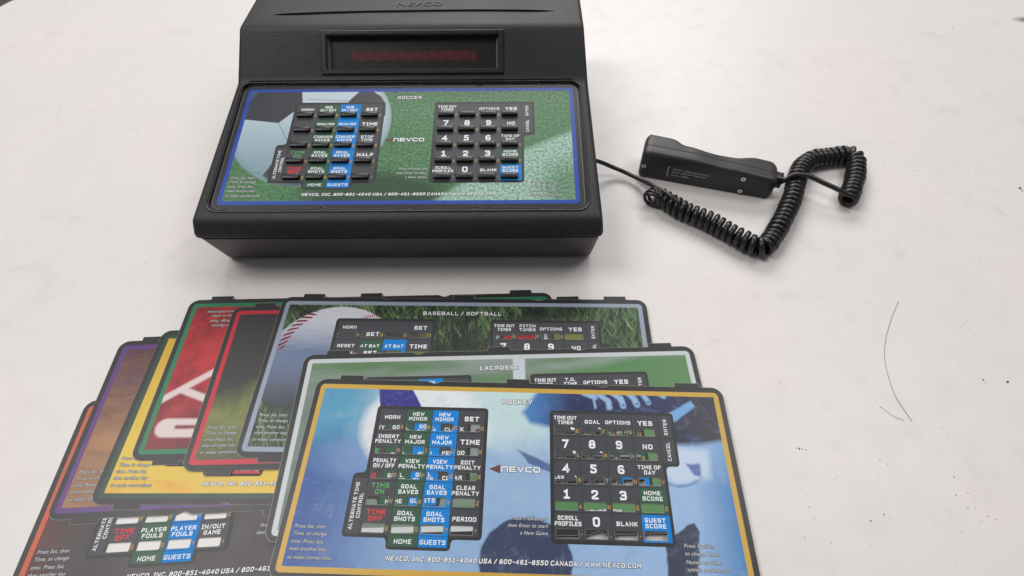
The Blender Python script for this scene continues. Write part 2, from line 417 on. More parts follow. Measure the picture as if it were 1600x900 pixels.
def art_hockey(M, u, v):
    wx = M.noise(u, v, .11, 4, .6, seed=61); wy = M.noise(u, v, .11, 4, .6, seed=67)
    u = u+(wx-.5)*2.6; v = v+(wy-.5)*2.6
    n = M.noise(u, v, .02, 3, .5, .4)
    c = M.mix(rgb(38, 138, 184), rgb(212, 234, 238), u.ramp(18, 62))
    low = M.mix(rgb(14, 80, 156), rgb(150, 184, 224), u.ramp(8, 88)+n*.5-.25)
    c = M.mix(c, low, (v+(n-.5)*46.0).ramp(26, 58))
    c = M.mix(c, rgb(96, 168, 200), inside(circle(u, v, 6, 8, 34, 30), 16)*.7)
    c = M.mix(c, rgb(128, 162, 212), inside(circle(u, v, 36, 54, 30, 14), 12)*.5)
    # bright disc at top
    c = M.mix(c, rgb(236, 239, 242), inside(circle(u, v, 82, 30, 48, 37), 3.5)*.9)
    c = M.mix(c, rgb(196, 224, 226), inside(circle(u, v, 146, 14, 26, 22), 12)*.8)
    c = M.mix(c, rgb(160, 190, 226), inside(poly(u, v, [(125, 44), (150, 52), (176, 64), (176, 90), (120, 90)]), 3)*.8)
    c = M.mix(c, rgb(46, 44, 138), inside(poly(u, v, [(41.5, -5), (65.5, -5), (67.4, -2), (80, 14), (90, 30), (48, 30)]), .5))
    # right background
    rb = M.mix(rgb(158, 192, 232), rgb(42, 124, 190), u.ramp(272, 303)*v.ramp(20, 70))
    c = M.mix(c, rb, u.ramp(168, 200))
    # boot
    boot = M.mix(rgb(70, 130, 195), rgb(34, 44, 92), u.ramp(160, 192))
    boot = M.mix(boot, rgb(30, 34, 62), (v-2.0).ramp(4, 24)*u.ramp(175, 205)*.8)
    boot = M.mix(boot, rgb(38, 40, 56), u.ramp(264, 288))
    bd = poly(u, v, [(166, -4), (306, -4), (306, 34), (280, 38), (232, 40), (175, 28), (160, 26), (154.5, 16)])
    c = M.mix(c, boot, inside(bd+(n-.5)*4.0, 2.2))
    lace = None
    for a, b, r in (((199, -2), (209, 2), 2.2), ((207, 0), (209.5, 11), .9), ((211, -1), (219, 5), 2.0), ((219, 5), (220, 10.5), 2.1), ((222, -2), (229, 3), 2.0), ((229, 3), (230.5, 9), 2.3),
                    ((234, -2), (239, 3), 2.0), ((239, 3), (241, 7.5), 2.2), ((245, -2), (249, 4), 1.9), ((249, 4), (250, 6), 1.9), ((259, -1), (262, 1), 1.5)):
        m = capsule(u, v, a, b, r); lace = m if lace is None else lace.mn(m)
    c = M.mix(c, rgb(158, 196, 236), inside(lace, .8)*.95)
    for cx, cy in ((230.5, 8.5), (241, 7), (250, 5.6)): c = M.mix(c, rgb(50, 92, 160), inside(circle(u, v, cx, cy, 1.1), .5)*.8)
    c = M.mix(c, rgb(120, 176, 228), inside(poly(u, v, [(262, 15), (282, 3.5), (285, 8), (264, 23)]), .8))
    # holder and runner under the boot
    c = M.mix(c, rgb(208, 224, 244), inside(poly(u, v, [(255, 40), (289, 42), (287, 62), (262, 67), (252, 60)]), 2.5)*.85)
    c = M.mix(c, rgb(42, 88, 168), inside(poly(u, v, [(271, 52), (281, 52), (281, 61), (276, 60)]), .9)*.85)
    c = M.mix(c, rgb(64, 106, 176), (inside(circle(u, v, 264, 50, 22, 18).ab()-.9, 1.1))*v.ramp(60, 65)*.8)
    c = M.mix(c, rgb(52, 80, 140), inside(poly(u, v, [(151, 45.5), (166, 51), (176, 56), (176, 62), (159, 54.5)]), .8)*.8)
    # dark lower blades
    c = M.mix(c, rgb(52, 62, 96), inside(circle(u, v, 158, 119, 30.5, 27), .8)*.97)
    c = M.mix(c, rgb(46, 52, 78), inside(poly(u, v, [(250, 104), (266, 94), (271, 92.5), (274, 99), (271, 112), (268, 130), (249, 130)]), .7)*.97)
    # ice scratches
    sc = (M.noise(u*.05, v*.6+u*.35, .6, 2, .5, seed=9)-.5).ab().ramp(.006, .001)*M.noise(u, v, .04, 1, .5, seed=14).ramp(.5, .6)
    tx = M.noise(u, v, .09, 5, .7, .4, seed=71)
    c = M.mix(c, rgb(214, 230, 244), tx.ramp(.54, .74)*.14); c = M.mix(c, rgb(34, 62, 112), tx.ramp(.46, .26)*.16)
    hl = M.noise(u*.35, v, .22, 3, .6, .8, seed=83)
    c = M.mix(c, rgb(92, 132, 192), inside(bd, 1.0)*hl.ramp(.56, .74)*.35)
    return M.mix(c, rgb(200, 220, 240), sc*.2)

def art_baseball(M, u, v):
    g = M.mix(rgb(26, 34, 30), rgb(56, 70, 52), M.noise(u, v, .05, 3, .6).ramp(.35, .65))
    for ang, sd, c in ((100, 3, rgb(98, 130, 84)), (62, 8, rgb(136, 164, 104)), (125, 15, rgb(84, 120, 74)), (80, 51, rgb(22, 30, 26))):
        g = M.mix(g, c, blades(M, u, v, ang, sd)*M.noise(u, v, .03, 2, .5, seed=sd+1).ramp(.36, .56)*.85)
    g = M.mix(g, rgb(104, 140, 80), blades(M, u, v, 112, 28)*inside(circle(u, v, 285, 26, 34, 26), 14)*.7)
    b = M.mix(rgb(226, 228, 236), rgb(112, 128, 162), (v+(M.noise(u*.2, v, .4, 2, .5, seed=3)-.5)*10.0).ramp(12, 46))
    b = M.mix(b, rgb(92, 100, 118), v.ramp(55, 78))
    b = M.mix(b, rgb(52, 58, 60), v.ramp(76, 96))
    b = M.mix(b, g, v.ramp(92, 106)*.8)
    at = M.math('ARCTAN2', v-48.0, u-50.0)
    dd = hyp(u-50, v-48)
    ring = inside((dd-47.4).ab()-3.2, .6)
    st = ((at*9.5)+(dd*.2)).frac()
    b = M.mix(b, rgb(138, 22, 52), ring*(st-.5).ab().ramp(.30, .22)*u.ramp(27, 23)*v.ramp(46, 43))
    ring2 = inside((hyp(u-76, v-30)-19.2).ab()-1.7, .5)
    b = M.mix(b, rgb(160, 60, 84), ring2*((M.math('ARCTAN2', v-30.0, u-76.0)*9.0+dd*.2).frac()-.5).ab().ramp(.26, .2)*v.ramp(17, 15))
    return M.mix(g, b, inside(circle(u, v, 47, 58, 56), .7))

def art_lacrosse(M, u, v):
    n = M.noise(u*.22, v, .05, 2, .5, .3)
    c = M.mix(rgb(96, 132, 92), rgb(146, 158, 154), n.ramp(.38, .60))
    c = M.mix(c, rgb(104, 120, 108), v.ramp(8, 30)*u.ramp(120, 60)*.6)
    d = poly(u, v, [(168, 26), (215, 9), (245, 2), (310, -2), (310, 140), (168, 140)])
    c = M.mix(c, M.mix(rgb(86, 140, 84), rgb(98, 140, 90), M.noise(u, v, .04, 2, .5, seed=6)), inside(d, 5))
    c = M.mix(c, rgb(172, 180, 182), inside(poly(u, v, [(171, 20), (171, 12), (300, -12), (300, -2), (225, 6)]), 6)*.7)
    return M.mix(c, rgb(206, 214, 222), inside(boxd(u, v, 161, -5, 170.6, 140), .6))

def art_football(M, u, v):
    c = M.mix(rgb(48, 46, 48), rgb(66, 62, 62), M.noise(u, v, .02, 2, .5))
    g = M.mix(rgb(72, 82, 42), rgb(150, 156, 84), M.noise(u, v, .09, 4, .65, .5))
    g = M.mix(g, rgb(60, 60, 44), v.ramp(104, 126)*.75)
    g = M.mix(g, rgb(176, 178, 120), M.noise(u, v*.5, .5, 2, .6, seed=9).ramp(.62, .72)*v.ramp(95, 110)*.5)
    return M.mix(c, g, (v+u*.35+(M.noise(u, v, .05, 2, .5, seed=3)-.5)*20.0).ramp(72, 92))

def art_hoops(M, u, v):     # red mottled court card; frame coordinates are those of the upside-down card as seen
    n = M.noise(u, v, .06, 5, .7, .3)
    c = M.mix(rgb(122, 20, 34), rgb(198, 46, 52), n.ramp(.36, .64))
    c = M.mix(c, rgb(206, 58, 58), inside(circle(u, v, 34, 44, 26, 22), 18)*.6)
    c = M.mix(c, rgb(112, 28, 40), v.ramp(84, 126)*.75)
    st = capsule(u, v, (-6, 90.4), (36, 61.0), 2.8).mn(capsule(u, v, (13, 78.5), (40, 89), 2.9)).mn(capsule(u, v, (10, 109.7), (60, 110.6), 7.4).mx(capsule(u, v, (18.3, 109.2), (60, 109.6), 1.5)*-1.0))
    return M.mix(c, rgb(234, 218, 216), inside(st, 1.0)*.92)

def art_yellow(M, u, v):
    n = M.noise(u, v, .03, 3, .6, .4)
    c = M.mix(rgb(212, 168, 52), rgb(236, 202, 70), v.ramp(10, 90)*.7+n*.3)
    c = M.mix(c, rgb(236, 158, 52), inside(circle(u, v, 30, 126, 60, 9), 7)*(n.ramp(.4, .6))*.7)
    return M.mix(c, rgb(176, 132, 44), M.noise(u*.25, v, .5, 4, .65, .2, seed=6).ramp(.56, .72)*.35)

def art_wood(M, u, v):
    n = M.noise(u*.3, v, .1, 4, .6, .5)
    c = M.mix(rgb(92, 56, 60), rgb(164, 118, 80), v.ramp(5, 80)*.8+(n-.5)*1.1+.1)
    c = M.mix(c, rgb(86, 54, 92), M.noise(u, v, .05, 4, .6, .4, seed=21).ramp(.44, .66)*v.ramp(75, 10)*.75)
    c = M.mix(c, rgb(186, 142, 96), inside(circle(u, v, 18, 78, 15, 7), 6)*.5)
    return M.mix(c, rgb(196, 158, 116), M.noise(u*.2, v*.9+u*.4, .5, 3, .6, .4, seed=6).ramp(.60, .72)*.3)

def art_dark(M, u, v):
    n = M.noise(u, v, .04, 4, .6, .5)
    c = M.mix(rgb(44, 36, 38), rgb(58, 48, 48), n)
    c = M.mix(c, rgb(136, 44, 40), (u+v*.2).ramp(50, 0)*n.ramp(.35, .6)*.8)
    return c

# ------------------------------------------------------------------ overlay card geometry (mm, u right, v down)
P1 = [46.4, 66.35, 86.3, 106.2]; P2 = [176.8, 196.25, 215.8, 235.4]; ROW = [16.0, 33.9, 51.9, 69.8, 87.7]
CW1, CW2, CH = 19.95, 19.55, 17.9
def window(x, r): return (x+.9, ROW[r]+10.4, x+16.4, ROW[r]+16.6)
def card_outline():
    L, R, Tp, B = -7.5, 307.5, -7.9, 133.8; p = []
    def arc(cx, cy, a0, r=8.0, n=6):
        for i in range(n+1):
            a = math.radians(a0+90*i/n); p.append((cx+r*math.cos(a), cy+r*math.sin(a)))
    def tab(x0, x1, y, yy):
        p.extend([(x0, y), (x0+(.2 if x1 > x0 else -.2), yy), (x1-(.2 if x1 > x0 else -.2), yy), (x1, y)])
    def notch(xc, y, dy, dirn):
        for i in range(7):
            t = i/6; p.append((xc+dirn*(-5.5+11*t), y+dy*(math.sin(math.pi*t)**1.3)))
    arc(L+8, Tp+8, 180)
    tab(10, 28.2, Tp, -11.3); notch(85, Tp, 1.9, 1); tab(141, 159, Tp, -11.3); notch(215.5, Tp, 1.9, 1); tab(271.8, 290.5, Tp, -11.3)
    arc(R-8, Tp+8, -90)
    arc(R-8, B-8, 0)
    tab(290, 271.5, B, 137.2); notch(215, B, -2.0, -1); tab(159.5, 141, B, 137.2); notch(86, B, -2.0, -1); tab(28.6, 10.2, B, 137.2)
    arc(L+8, B-8, 90)
    return p
WINS = [window(x, r) for x in P1+P2 for r in range(5)]
CARD_T = .0005
card_mesh = fill2d([card_outline()]+[rrect(a, b, c, d, .9, 2) for a, b, c, d in WINS], CARD_T)
side_mask = [abs(p.normal.z) < .5 for p in card_mesh.polygons]
pad1_mesh = fill2d([rounded([(43.8, 13.6), (128.2, 13.6), (128.6, 107.3), (108.2, 107.3), (108.2, 114.4), (65.2, 114.4), (65.2, 107.3), (34.8, 107.3), (35.0, 64.8), (43.6, 64.6)], 3.2)]
                   + [rrect(a-.02, b-.02, c+.02, d+.02, .9, 2) for a, b, c, d in WINS[:20]])
pad2_mesh = fill2d([rounded([(174.4, 14.0), (266.8, 14.0), (266.8, 54.6), (256.8, 54.6), (256.8, 107.8), (174.4, 107.8)], 3.2)]
                   + [rrect(a-.02, b-.02, c+.02, d+.02, .9, 2) for a, b, c, d in WINS[20:]])
def offset(pts, d):
    out = []; n = len(pts); ar = sum(pts[i][0]*pts[(i+1) % n][1]-pts[(i+1) % n][0]*pts[i][1] for i in range(n)); sg = 1 if ar > 0 else -1
    for i in range(n):
        a, b, c = Vector(pts[i-1]), Vector(pts[i]), Vector(pts[(i+1) % n])
        d0 = (b-a).normalized() if (b-a).length > 1e-6 else (c-b).normalized(); d1 = (c-b).normalized() if (c-b).length > 1e-6 else d0
        m = Vector((d0.y+d1.y, -d0.x-d1.x))*sg
        m = m.normalized()*d/max(.6, m.length/2); out.append((b.x+m.x, b.y+m.y))
    return out
film_mesh = fill2d([offset(card_outline(), .38)]+[rrect(a+.3, b+.3, c-.3, d-.3, .7, 2) for a, b, c, d in WINS], .00014)
M_FILM = simple('clear_film_edge', rgb(150, 148, 142), .3)
def cell_mesh(wd):
    return fill2d([[(.25, .25), (wd-.25, .25), (wd-.25, CH-.25), (.25, CH-.25)], rrect(.86, 10.36, 16.44, 16.64, .9, 2)])
cell1, cell2 = cell_mesh(CW1), cell_mesh(CW2)
foot_cell = fill2d([[(.25, 0), (CW1-.25, 0), (CW1-.25, 6.8), (.25, 6.8)]])
side_cell = fill2d([rounded([(37.0, 68.6), (46.2, 68.6), (46.2, 105.4), (37.0, 105.4)], .8)])
ent_cell = fill2d([rounded([(255.2, 16.2), (264.8, 16.2), (264.8, 33.6), (255.2, 33.6)], .6)])
can_cell = fill2d([rounded([(255.2, 34.2), (264.8, 34.2), (264.8, 52.6), (255.2, 52.6)], .6)])
for me in (cell1, cell2, foot_cell, side_cell, ent_cell, can_cell): me.materials.append(M_GREY)

ABC = ['A', 'B', 'C', 'D', 'H', 'I', 'J', 'K', 'O', 'P', 'Q', 'R', 'W', 'X', 'Y', 'Z', 'E', 'O', '?', '!']
ABC2 = ['E', 'F', 'G', '', 'L', 'M', 'N', '', 'S', 'T', 'U', 'V', 'A', 'N', 'E', 'E', '-', '.', '-', '']
LEG = {}
def cached(key, fn):
    if key not in LEG: LEG[key] = fn()
    return LEG[key]
def legend_mesh(s, right):
    lines = s.split('\n'); xc, yc = 9.3, 5.5; longest = max(len(l) for l in lines)
    if len(s) == 1: it, wt = T(s, xc-.4, yc+.3, 6.3, sx=1.02), .215
    elif s in ('SET', 'TIME', 'YES', 'NO', 'HALF'): it, wt = T(s, xc+.6, yc+1.1, 3.7, sx=1.08), .22
    elif len(lines) == 1: it, wt = T(s, xc+(.6 if longest < 7 else 0), yc+1.0, 2.9 if longest < 8 else 2.5, sx=min(1.05, 7.0/longest)), .20
    elif s[:5] == 'TIME\n': it, wt = T(s, xc, yc, 3.3, sx=1.1, lead=1.3), .22
    else: it, wt = T(s, xc, yc, 2.85, sx=min(1.05, 7.0/longest), lead=1.30), .20
    return stroke_text([it], wt)
def inst_items():
    I = .22
    a = []
    def para(lines, x, y, dy, al, cap=2.35):
        for i, l in enumerate(lines): a.append(T(l, x, y+i*dy, cap, al, sx=.98, sh=I))
    para(['Press Set, then', 'Time, to change', 'time. Press Set,', 'then another key', 'to make corrections.'], 2.2, 101.6, 4.75, 'LEFT')
    para(['Press Profiles and', 'then Enter to start', 'a New Game'], 172.4, 92.4, 4.6, 'RIGHT')
    para(['Press Options', 'to change Team', 'Names or other', 'system preferences'], 261.5, 107.0, 4.7, 'LEFT')
    return a
TITLE_CACHE = {}
II = inst_items(); inst = [(text_mesh(q, .014), text_mesh(q, .03, .13)) for q in (II[:5], II[5:8], II[8:])]
ADR = 'NEVCO, INC. 800-851-4040 USA / 800-461-8550 CANADA / WWW.NEVCO.COM'
tmp = stroke_text([T(ADR, 149.8, 119.6, 2.9, sx=1.0, sh=.14)], .17); xs = [v.co.x for v in tmp.vertices]; fx = 164.0/((max(xs)-min(xs))*1000)
addr_items = [T(ADR, 149.8, 119.6, 2.9, sx=fx, sh=.14)]
addr_white = stroke_text(addr_items, .20); addr_dark = stroke_text(addr_items, .20, .42)
# NEVCO logo: flat wide letters drawn as strokes
def stroke_mesh(lines, wd):
    V = []; F = []; zz = 0
    for pts in lines:
        zz += .001; strip(pts, wd, V, F, zz)
    return [(x*.001, -y*.001, z*.001) for x, y, z in V], [f[::-1] for f in F]
def logo_lines(x, y, h, w):
    g = 1.15; L = []; st = w+g+.6
    L.append([(x, y+h), (x, y+.5), (x+.5, y), (x+w-.5, y), (x+w, y+.5), (x+w, y+h)])                     # n
    x += st; L += [[(x+w, y), (x, y), (x, y+h), (x+w, y+h)], [(x, y+h/2), (x+w*.9, y+h/2)]]              # e
    x += st; L.append([(x, y), (x+w/2, y+h), (x+w, y)])                                                   # v
    x += st; L.append([(x+w, y), (x+.5, y), (x, y+.5), (x, y+h-.5), (x+.5, y+h), (x+w, y+h)])             # c
    x += st; L.append([(x+.5, y), (x+w-.5, y), (x+w, y+.5), (x+w, y+h-.5), (x+w-.5, y+h), (x+.5, y+h), (x, y+h-.5), (x, y+.5), (x+.5, y)])
    return L
lw, lf = stroke_mesh(logo_lines(140.1, 57.9, 3.1, 3.95), .95)
logo_white = mesh_of(lw, lf)
lw, lf = stroke_mesh(logo_lines(140.1, 57.9, 3.1, 3.95), 1.45)
logo_dark = mesh_of(lw, lf)
V = []; F = []
for i in range(6):
    x = 132.2+i*1.05; hh = .35+i*.42; k = len(V)
    V += [(x*.001, -(59.5-hh)*.001, 0), ((x+.7)*.001, -(59.5-hh-.28)*.001, 0), ((x+.7)*.001, -(59.5+hh+.28)*.001, 0), (x*.001, -(59.5+hh)*.001, 0)]; F.append((k+3, k+2, k+1, k))
logo_arrow = mesh_of(V, F)
k = .001; logo_tri = mesh_of([(131.2*k, -59.5*k, 0), (138.8*k, -56.4*k, 0), (138.8*k, -62.6*k, 0)], [(2, 1, 0)])

NUM = lambda tr1, tr2: [tr1, ['7', '8', '9', 'NO'], ['4', '5', '6', 'TIME OF\nDAY'], ['1', '2', '3', 'HOME\nSCORE'], ['SCROLL\nPROFILES', '0', 'BLANK', 'GUEST\nSCORE']]
def make_card(loc, rz, label, band, art, title, left, right, matname, blue=M_BLUE, flip=False, greens=None, title_sx=1.12, band_in=0.0, body_parent=None):
    root = empty('keypad_overlay_card', loc, rz, label, 'overlay card', 'interchangeable keypad overlay cards')
    m = card_base(matname, band, art, band_in, flip)
    me = card_mesh.copy(); card = link('card_sheet', me, [m, M_EDGE], root)
    me.polygons.foreach_set('material_index', [1 if s else 0 for s in side_mask]); me.polygons.foreach_set('use_smooth', [False]*len(me.polygons))
    def lay(name, mesh, mat, z, parent=root):
        o = bpy.data.objects.new(name, mesh); COL.objects.link(o); o.parent = parent; o.location = (0, 0, z)
        if len(mesh.materials) == 0: mesh.materials.append(mat)
        elif mesh.materials[0] != mat: o.material_slots[0].link = 'OBJECT'; o.material_slots[0].material = mat
        return o
    lay('clear_film', film_mesh, M_FILM, -.00032)
    Z1, Z2, Z3, Z4 = .00004, .00008, .00012, .00015
    pads = [lay('keypad_print', pad1_mesh, M_PAD, Z1), lay('keypad_print', pad2_mesh, M_PAD, Z1)]
    def cell(mesh, x, y, mat, legend=None, code=None, ink=M_WHITE, items=None):
        o = lay('key_label', mesh, mat, Z2); o.location.x = x*.001; o.location.y = -y*.001
        if legend: lay('lettering', cached(('L', legend), lambda: legend_mesh(legend, 0)), ink, Z4-Z2, o)
        if items: lay('lettering', cached(('I', items[0][0]), lambda: stroke_text(items, .18)), ink, Z4-Z2, o)
        if code and code in GL: lay('code_letter', cached(('C', code), lambda: stroke_text([T(code, 18.1, 13.9, 2.9, sx=.86)], .2)), M_GOLD, Z4-Z2, o)
        return o
    for r in range(5):
        for c in range(4):
            gcol = c == 1 and left[r][1] != '' ; bcol = c == 2 and left[r][2] != ''
            if greens is not None: gcol = c == 1 and r in greens; bcol = c == 2 and r in greens
            tx = left[r][c]; ink = M_TGREEN if tx == 'TIME\nON' else M_TRED if tx == 'TIME\nOFF' else M_WHITE
            cell(cell1, P1[c], ROW[r], M_GREEN if gcol else blue if bcol else M_GREY, tx, ABC[r*4+c], ink)
            cell(cell2, P2[c], ROW[r], (M_GREEN if r == 3 else blue if r == 4 else M_GREY) if c == 3 else M_GREY, right[r][c], ABC2[r*4+c])
    cell(foot_cell, P1[1], 105.6, M_GREEN, items=[T('HOME', 10, 3.7, 2.9, sx=1.05)]); cell(foot_cell, P1[2], 105.6, blue, items=[T('GUESTS', 10.0, 3.7, 2.9, sx=1.05)])
    cell(side_cell, 0, 0, M_GREY, items=[T('ALTERNATE TIME\nCONTROL', 41.6, 87.0, 2.5, rot=90, sx=1.0, lead=1.6)])
    cell(ent_cell, 0, 0, M_GREY, items=[T('ENTER', 260.0, 25.2, 2.6, rot=90)]); cell(can_cell, 0, 0, M_GREY, items=[T('CANCEL', 260.2, 43.6, 2.6, rot=90, sx=.95)])
    tt = [T(title, 150, 7.9, 3.6, sx=title_sx)]
    o = lay('title_lettering', stroke_text(tt, .19), M_WHITE, Z4); s = lay('lettering_outline', stroke_text(tt, .19, .55), M_INK, Z3-Z4, o)
    for a_, b_ in inst: o = lay('instruction_lettering', a_, M_INST, Z4); lay('lettering_outline', b_, M_INK, Z3-Z4, o)
    o = lay('address_lettering', addr_white, M_WHITE, Z4); lay('lettering_outline', addr_dark, M_INK, Z3-Z4, o)
    o = lay('logo', logo_white, M_WHITE, Z4); lay('lettering_outline', logo_dark, M_INK, Z3-Z4, o)
    o2 = lay('logo_arrow', logo_tri, M_INK, Z3-Z4, o); lay('logo_arrow', logo_arrow, M_LOGOX, .000005, o)
    return root

# ------------------------------------------------------------------ the setting: table and floor
def slab(name, outline, z1, z0, mat, r=.004):
    n = len(outline); V = [(x, y, z1) for x, y in outline]+[(x, y, z0) for x, y in outline]
    F = [tuple(range(n))]+[tuple(range(n, 2*n))[::-1]]+[(i, i+n, (i+1) % n+n, (i+1) % n) for i in range(n)]
    return link(name, mesh_of(V, F), mat)
cn = (-.655, .780); rr = .072
tbl = [(-.727, -.35), (.95, -.35), (.95, .86), (-.655, .86)]
pts = [(-.727, -.35), (.95, -.35), (.95, .852), (cn[0], .852)]
for i in range(1, 12):
    a = math.radians(90+90*i/12); pts.append((cn[0]+rr*math.cos(a), cn[1]+rr*math.sin(a)))
pts.append((-.727, .78))
tb = slab('tabletop', pts, 0, -.03, M_TABLE)
bv = tb.modifiers.new('b', 'BEVEL'); bv.width = .003; bv.segments = 3; bv.limit_method = 'ANGLE'; bv.angle_limit = math.radians(50)
me = evaluated(tb); tb.data = me
tag(tb, kind='structure')
fl = slab('floor', [(-4, -3), (4, -3), (4, 5), (-4, 5)], -.74, -.78, simple('grey_floor', (.20, .18, .185, 1), .6, noise=(.003, .05)))
tag(fl, kind='structure')

# ------------------------------------------------------------------ console
CX, CY, CRZ, TILT, ZC = -.24347, .46636, -.0134, .15546, .08359
con = empty('scoreboard_control_console', (CX, CY, 0), CRZ, 'black plastic scoreboard control console with sloped keypad and red digit display', 'control console')
mid = 150.4
def hw(z): return 173.0-.12*(z-45.0)
# upper shell: side profile extruded with draft
prof = [(-152, 45), (-150.5, 52), (-144.6, 62.4), (12, 86.6), (50.8, 120.6), (168, 117.5), (180, 45)]
V = []; F = []
n = len(prof)
for sgn in (-1, 1):
    for y, z in prof: V.append(((mid+sgn*hw(z))*.001, y*.001, z*.001))
F.append(tuple(range(n))); F.append(tuple(range(n, 2*n))[::-1])
for i in range(n): F.append((i, i+n, (i+1) % n+n, (i+1) % n))
sh = link('upper_shell', mesh_of(V, F), M_SHELL, con)
bm = bmesh.new(); bm.from_mesh(sh.data); bmesh.ops.recalc_face_normals(bm, faces=bm.faces); bm.to_mesh(sh.data); bm.free()
b = sh.modifiers.new('b', 'BEVEL'); b.width = .0046; b.segments = 5; b.limit_method = 'ANGLE'; b.angle_limit = math.radians(18); b.harden_normals = False
def prism(outline, M, z0, z1):
    n = len(outline); V = [M @ Vector((x*.001, -y*.001, z0*.001)) for x, y in outline]+[M @ Vector((x*.001, -y*.001, z1*.001)) for x, y in outline]
    F = [tuple(range(n)), tuple(range(n, 2*n))[::-1]]+[(i, i+n, (i+1) % n+n, (i+1) % n) for i in range(n)]
    me = mesh_of(V, F); bm = bmesh.new(); bm.from_mesh(me); bmesh.ops.recalc_face_normals(bm, faces=bm.faces); bm.to_mesh(me); bm.free(); return me
MT = Matrix.Translation((0, 0, ZC)) @ Matrix.Rotation(TILT, 4, 'X')       # insert plane (card top) in console space
FA = math.atan2(.0340, .0388)
MF = Matrix.Translation((0, .012, .0866)) @ Matrix.Rotation(FA, 4, 'X')    # display face: local x, w up the slope, n outward
cut = []
c1 = bpy.data.objects.new('k', prism(rrect(-9.8, -13.2, 309.8, 136.2, 9, 6), MT, -1.1, 30)); COL.objects.link(c1); c1.parent = con; cut.append(c1)
c2 = bpy.data.objects.new('k', prism(rrect(69.9, -42.6, 233.4, -11.2, .8, 2), MF, -8, 12)); COL.objects.link(c2); c2.parent = con; cut.append(c2)
# moulded finger groove: thin lens on the top face
pl = []
for i in range(33):
    t = i/32; x = 12+277*t; h = 6.2*min(1, (4*t*(1-t))**.55*1.05); pl.append((x, -(72.5+.012*(x-12)+h)))
for i in range(31, 0, -1):
    t = i/32; x = 12+277*t; h = 3.2*min(1, (4*t*(1-t))**.55*1.05); pl.append((x, -(72.5+.012*(x-12)-h)))
c3 = bpy.data.objects.new('k', prism(pl, Matrix.Translation((0, 0, .1188)), -.5, 20)); COL.objects.link(c3); c3.parent = con; cut.append(c3)
for c in cut:
    bo = sh.modifiers.new('x', 'BOOLEAN'); bo.operation = 'DIFFERENCE'; bo.solver = 'EXACT'; bo.object = c
me = evaluated(sh); sh.modifiers.clear(); sh.data = me
for p in me.polygons: p.use_smooth = True
me.set_sharp_from_angle(angle=math.radians(24))
for c in cut: drop(c)
# lower shell
def ring(hwx, y0, y1, z, r):
    return [((x)*.001, (-y)*.001, z*.001) for x, y in rrect(mid-hwx, -y1, mid+hwx, -y0, r, 5)]
rings = [ring(171.6, -150.4, 178, 45.0, 7), ring(171.2, -150, 178, 44.0, 7), ring(168.6, -137.6, 172, 4.5, 7), ring(166.6, -135.6, 170, 2.6, 6)]
V = sum(rings, []); n = len(rings[0]); F = [tuple(range(n))]
for j in range(len(rings)-1):
    for i in range(n): F.append((j*n+i, (j+1)*n+i, (j+1)*n+(i+1) % n, j*n+(i+1) % n))
F.append(tuple(range((len(rings)-1)*n, len(rings)*n))[::-1])
lo = link('lower_shell', mesh_of(V, F), M_SHELL2, con, smooth=35)
bm = bmesh.new(); bm.from_mesh(lo.data); bmesh.ops.recalc_face_normals(bm, faces=bm.faces); bm.to_mesh(lo.data); bm.free()
foot = None
for fx_, fy_ in ((8, -120), (292, -120), (8, 158), (292, 158)):
    V, F = tube([(fx_*.001, fy_*.001, z) for z in (0, .0028)], .008, 16)
    link('rubber_foot', mesh_of(V, F), M_KEY, con)
# raised lip round the insert recess
lp = [MT @ Vector((x*.001, -y*.001, .0014)) for x, y in rrect(-11.6, -11.2, 311.6, 138.0, 10.5, 8)]
lp = lp+[lp[0], lp[1]]
V, F = tube(lp, .0009, 8, False)
link('recess_lip', mesh_of(V, F), M_SMOOTH, con, smooth=180)
# keypad bed under the card
link('keypad_bed', fill2d([rrect(-9.6, -9.6, 309.6, 136, 8.8, 6)], .0003), M_RECESS, con, MT @ Matrix.Translation((0, 0, -.00075)))
# display bezel, lens, digits
def frame_mesh(o, i, z1, z0, ch):
    V = []; n = 4
    def q(r, z): return [(r[0], r[1], z), (r[2], r[1], z), (r[2], r[3], z), (r[0], r[3], z)]
    R = [(o, z0), (o, z1-.6), ((o[0]+.6, o[1]+.6, o[2]-.6, o[3]-.6), z1), ((i[0]-ch, i[1]-ch, i[2]+ch, i[3]+ch), z1), (i, z1-1.2), (i, -7.0)]
    for r, z in R: V += [(a*.001, b*.001, c*.001) for a, b, c in q(r, z)]
    F = []
    for j in range(len(R)-1):
        for k in range(4): F.append((j*4+k, j*4+(k+1) % 4, (j+1)*4+(k+1) % 4, (j+1)*4+k))
    return mesh_of(V, F)
disp = link('display_bezel', frame_mesh((65.2, 6.6, 238.2, 46.8), (70.2, 11.6, 233.0, 42.2), 2.0, -1.0, 1.2), M_SMOOTH, con, MF)
V = [(x*.001, y*.001, z*.001) for x, y, z in ((69.5, 11, -5.6), (233.6, 11, -5.6), (233.6, 42.8, -5.6), (69.5, 42.8, -5.6), (69.5, 11, -6.6), (233.6, 11, -6.6), (233.6, 42.8, -6.6), (69.5, 42.8, -6.6))]
link('display_lens', mesh_of(V, [(0, 1, 2, 3), (7, 6, 5, 4), (0, 4, 5, 1), (1, 5, 6, 2), (2, 6, 7, 3), (3, 7, 4, 0)]), M_GLASS, disp)
M_ACR_GLOSS = simple('acrylic_gloss_grey', (.16, .155, .155, 1), .3)  # gloss of the clear lens edges, put into a plain grey colour
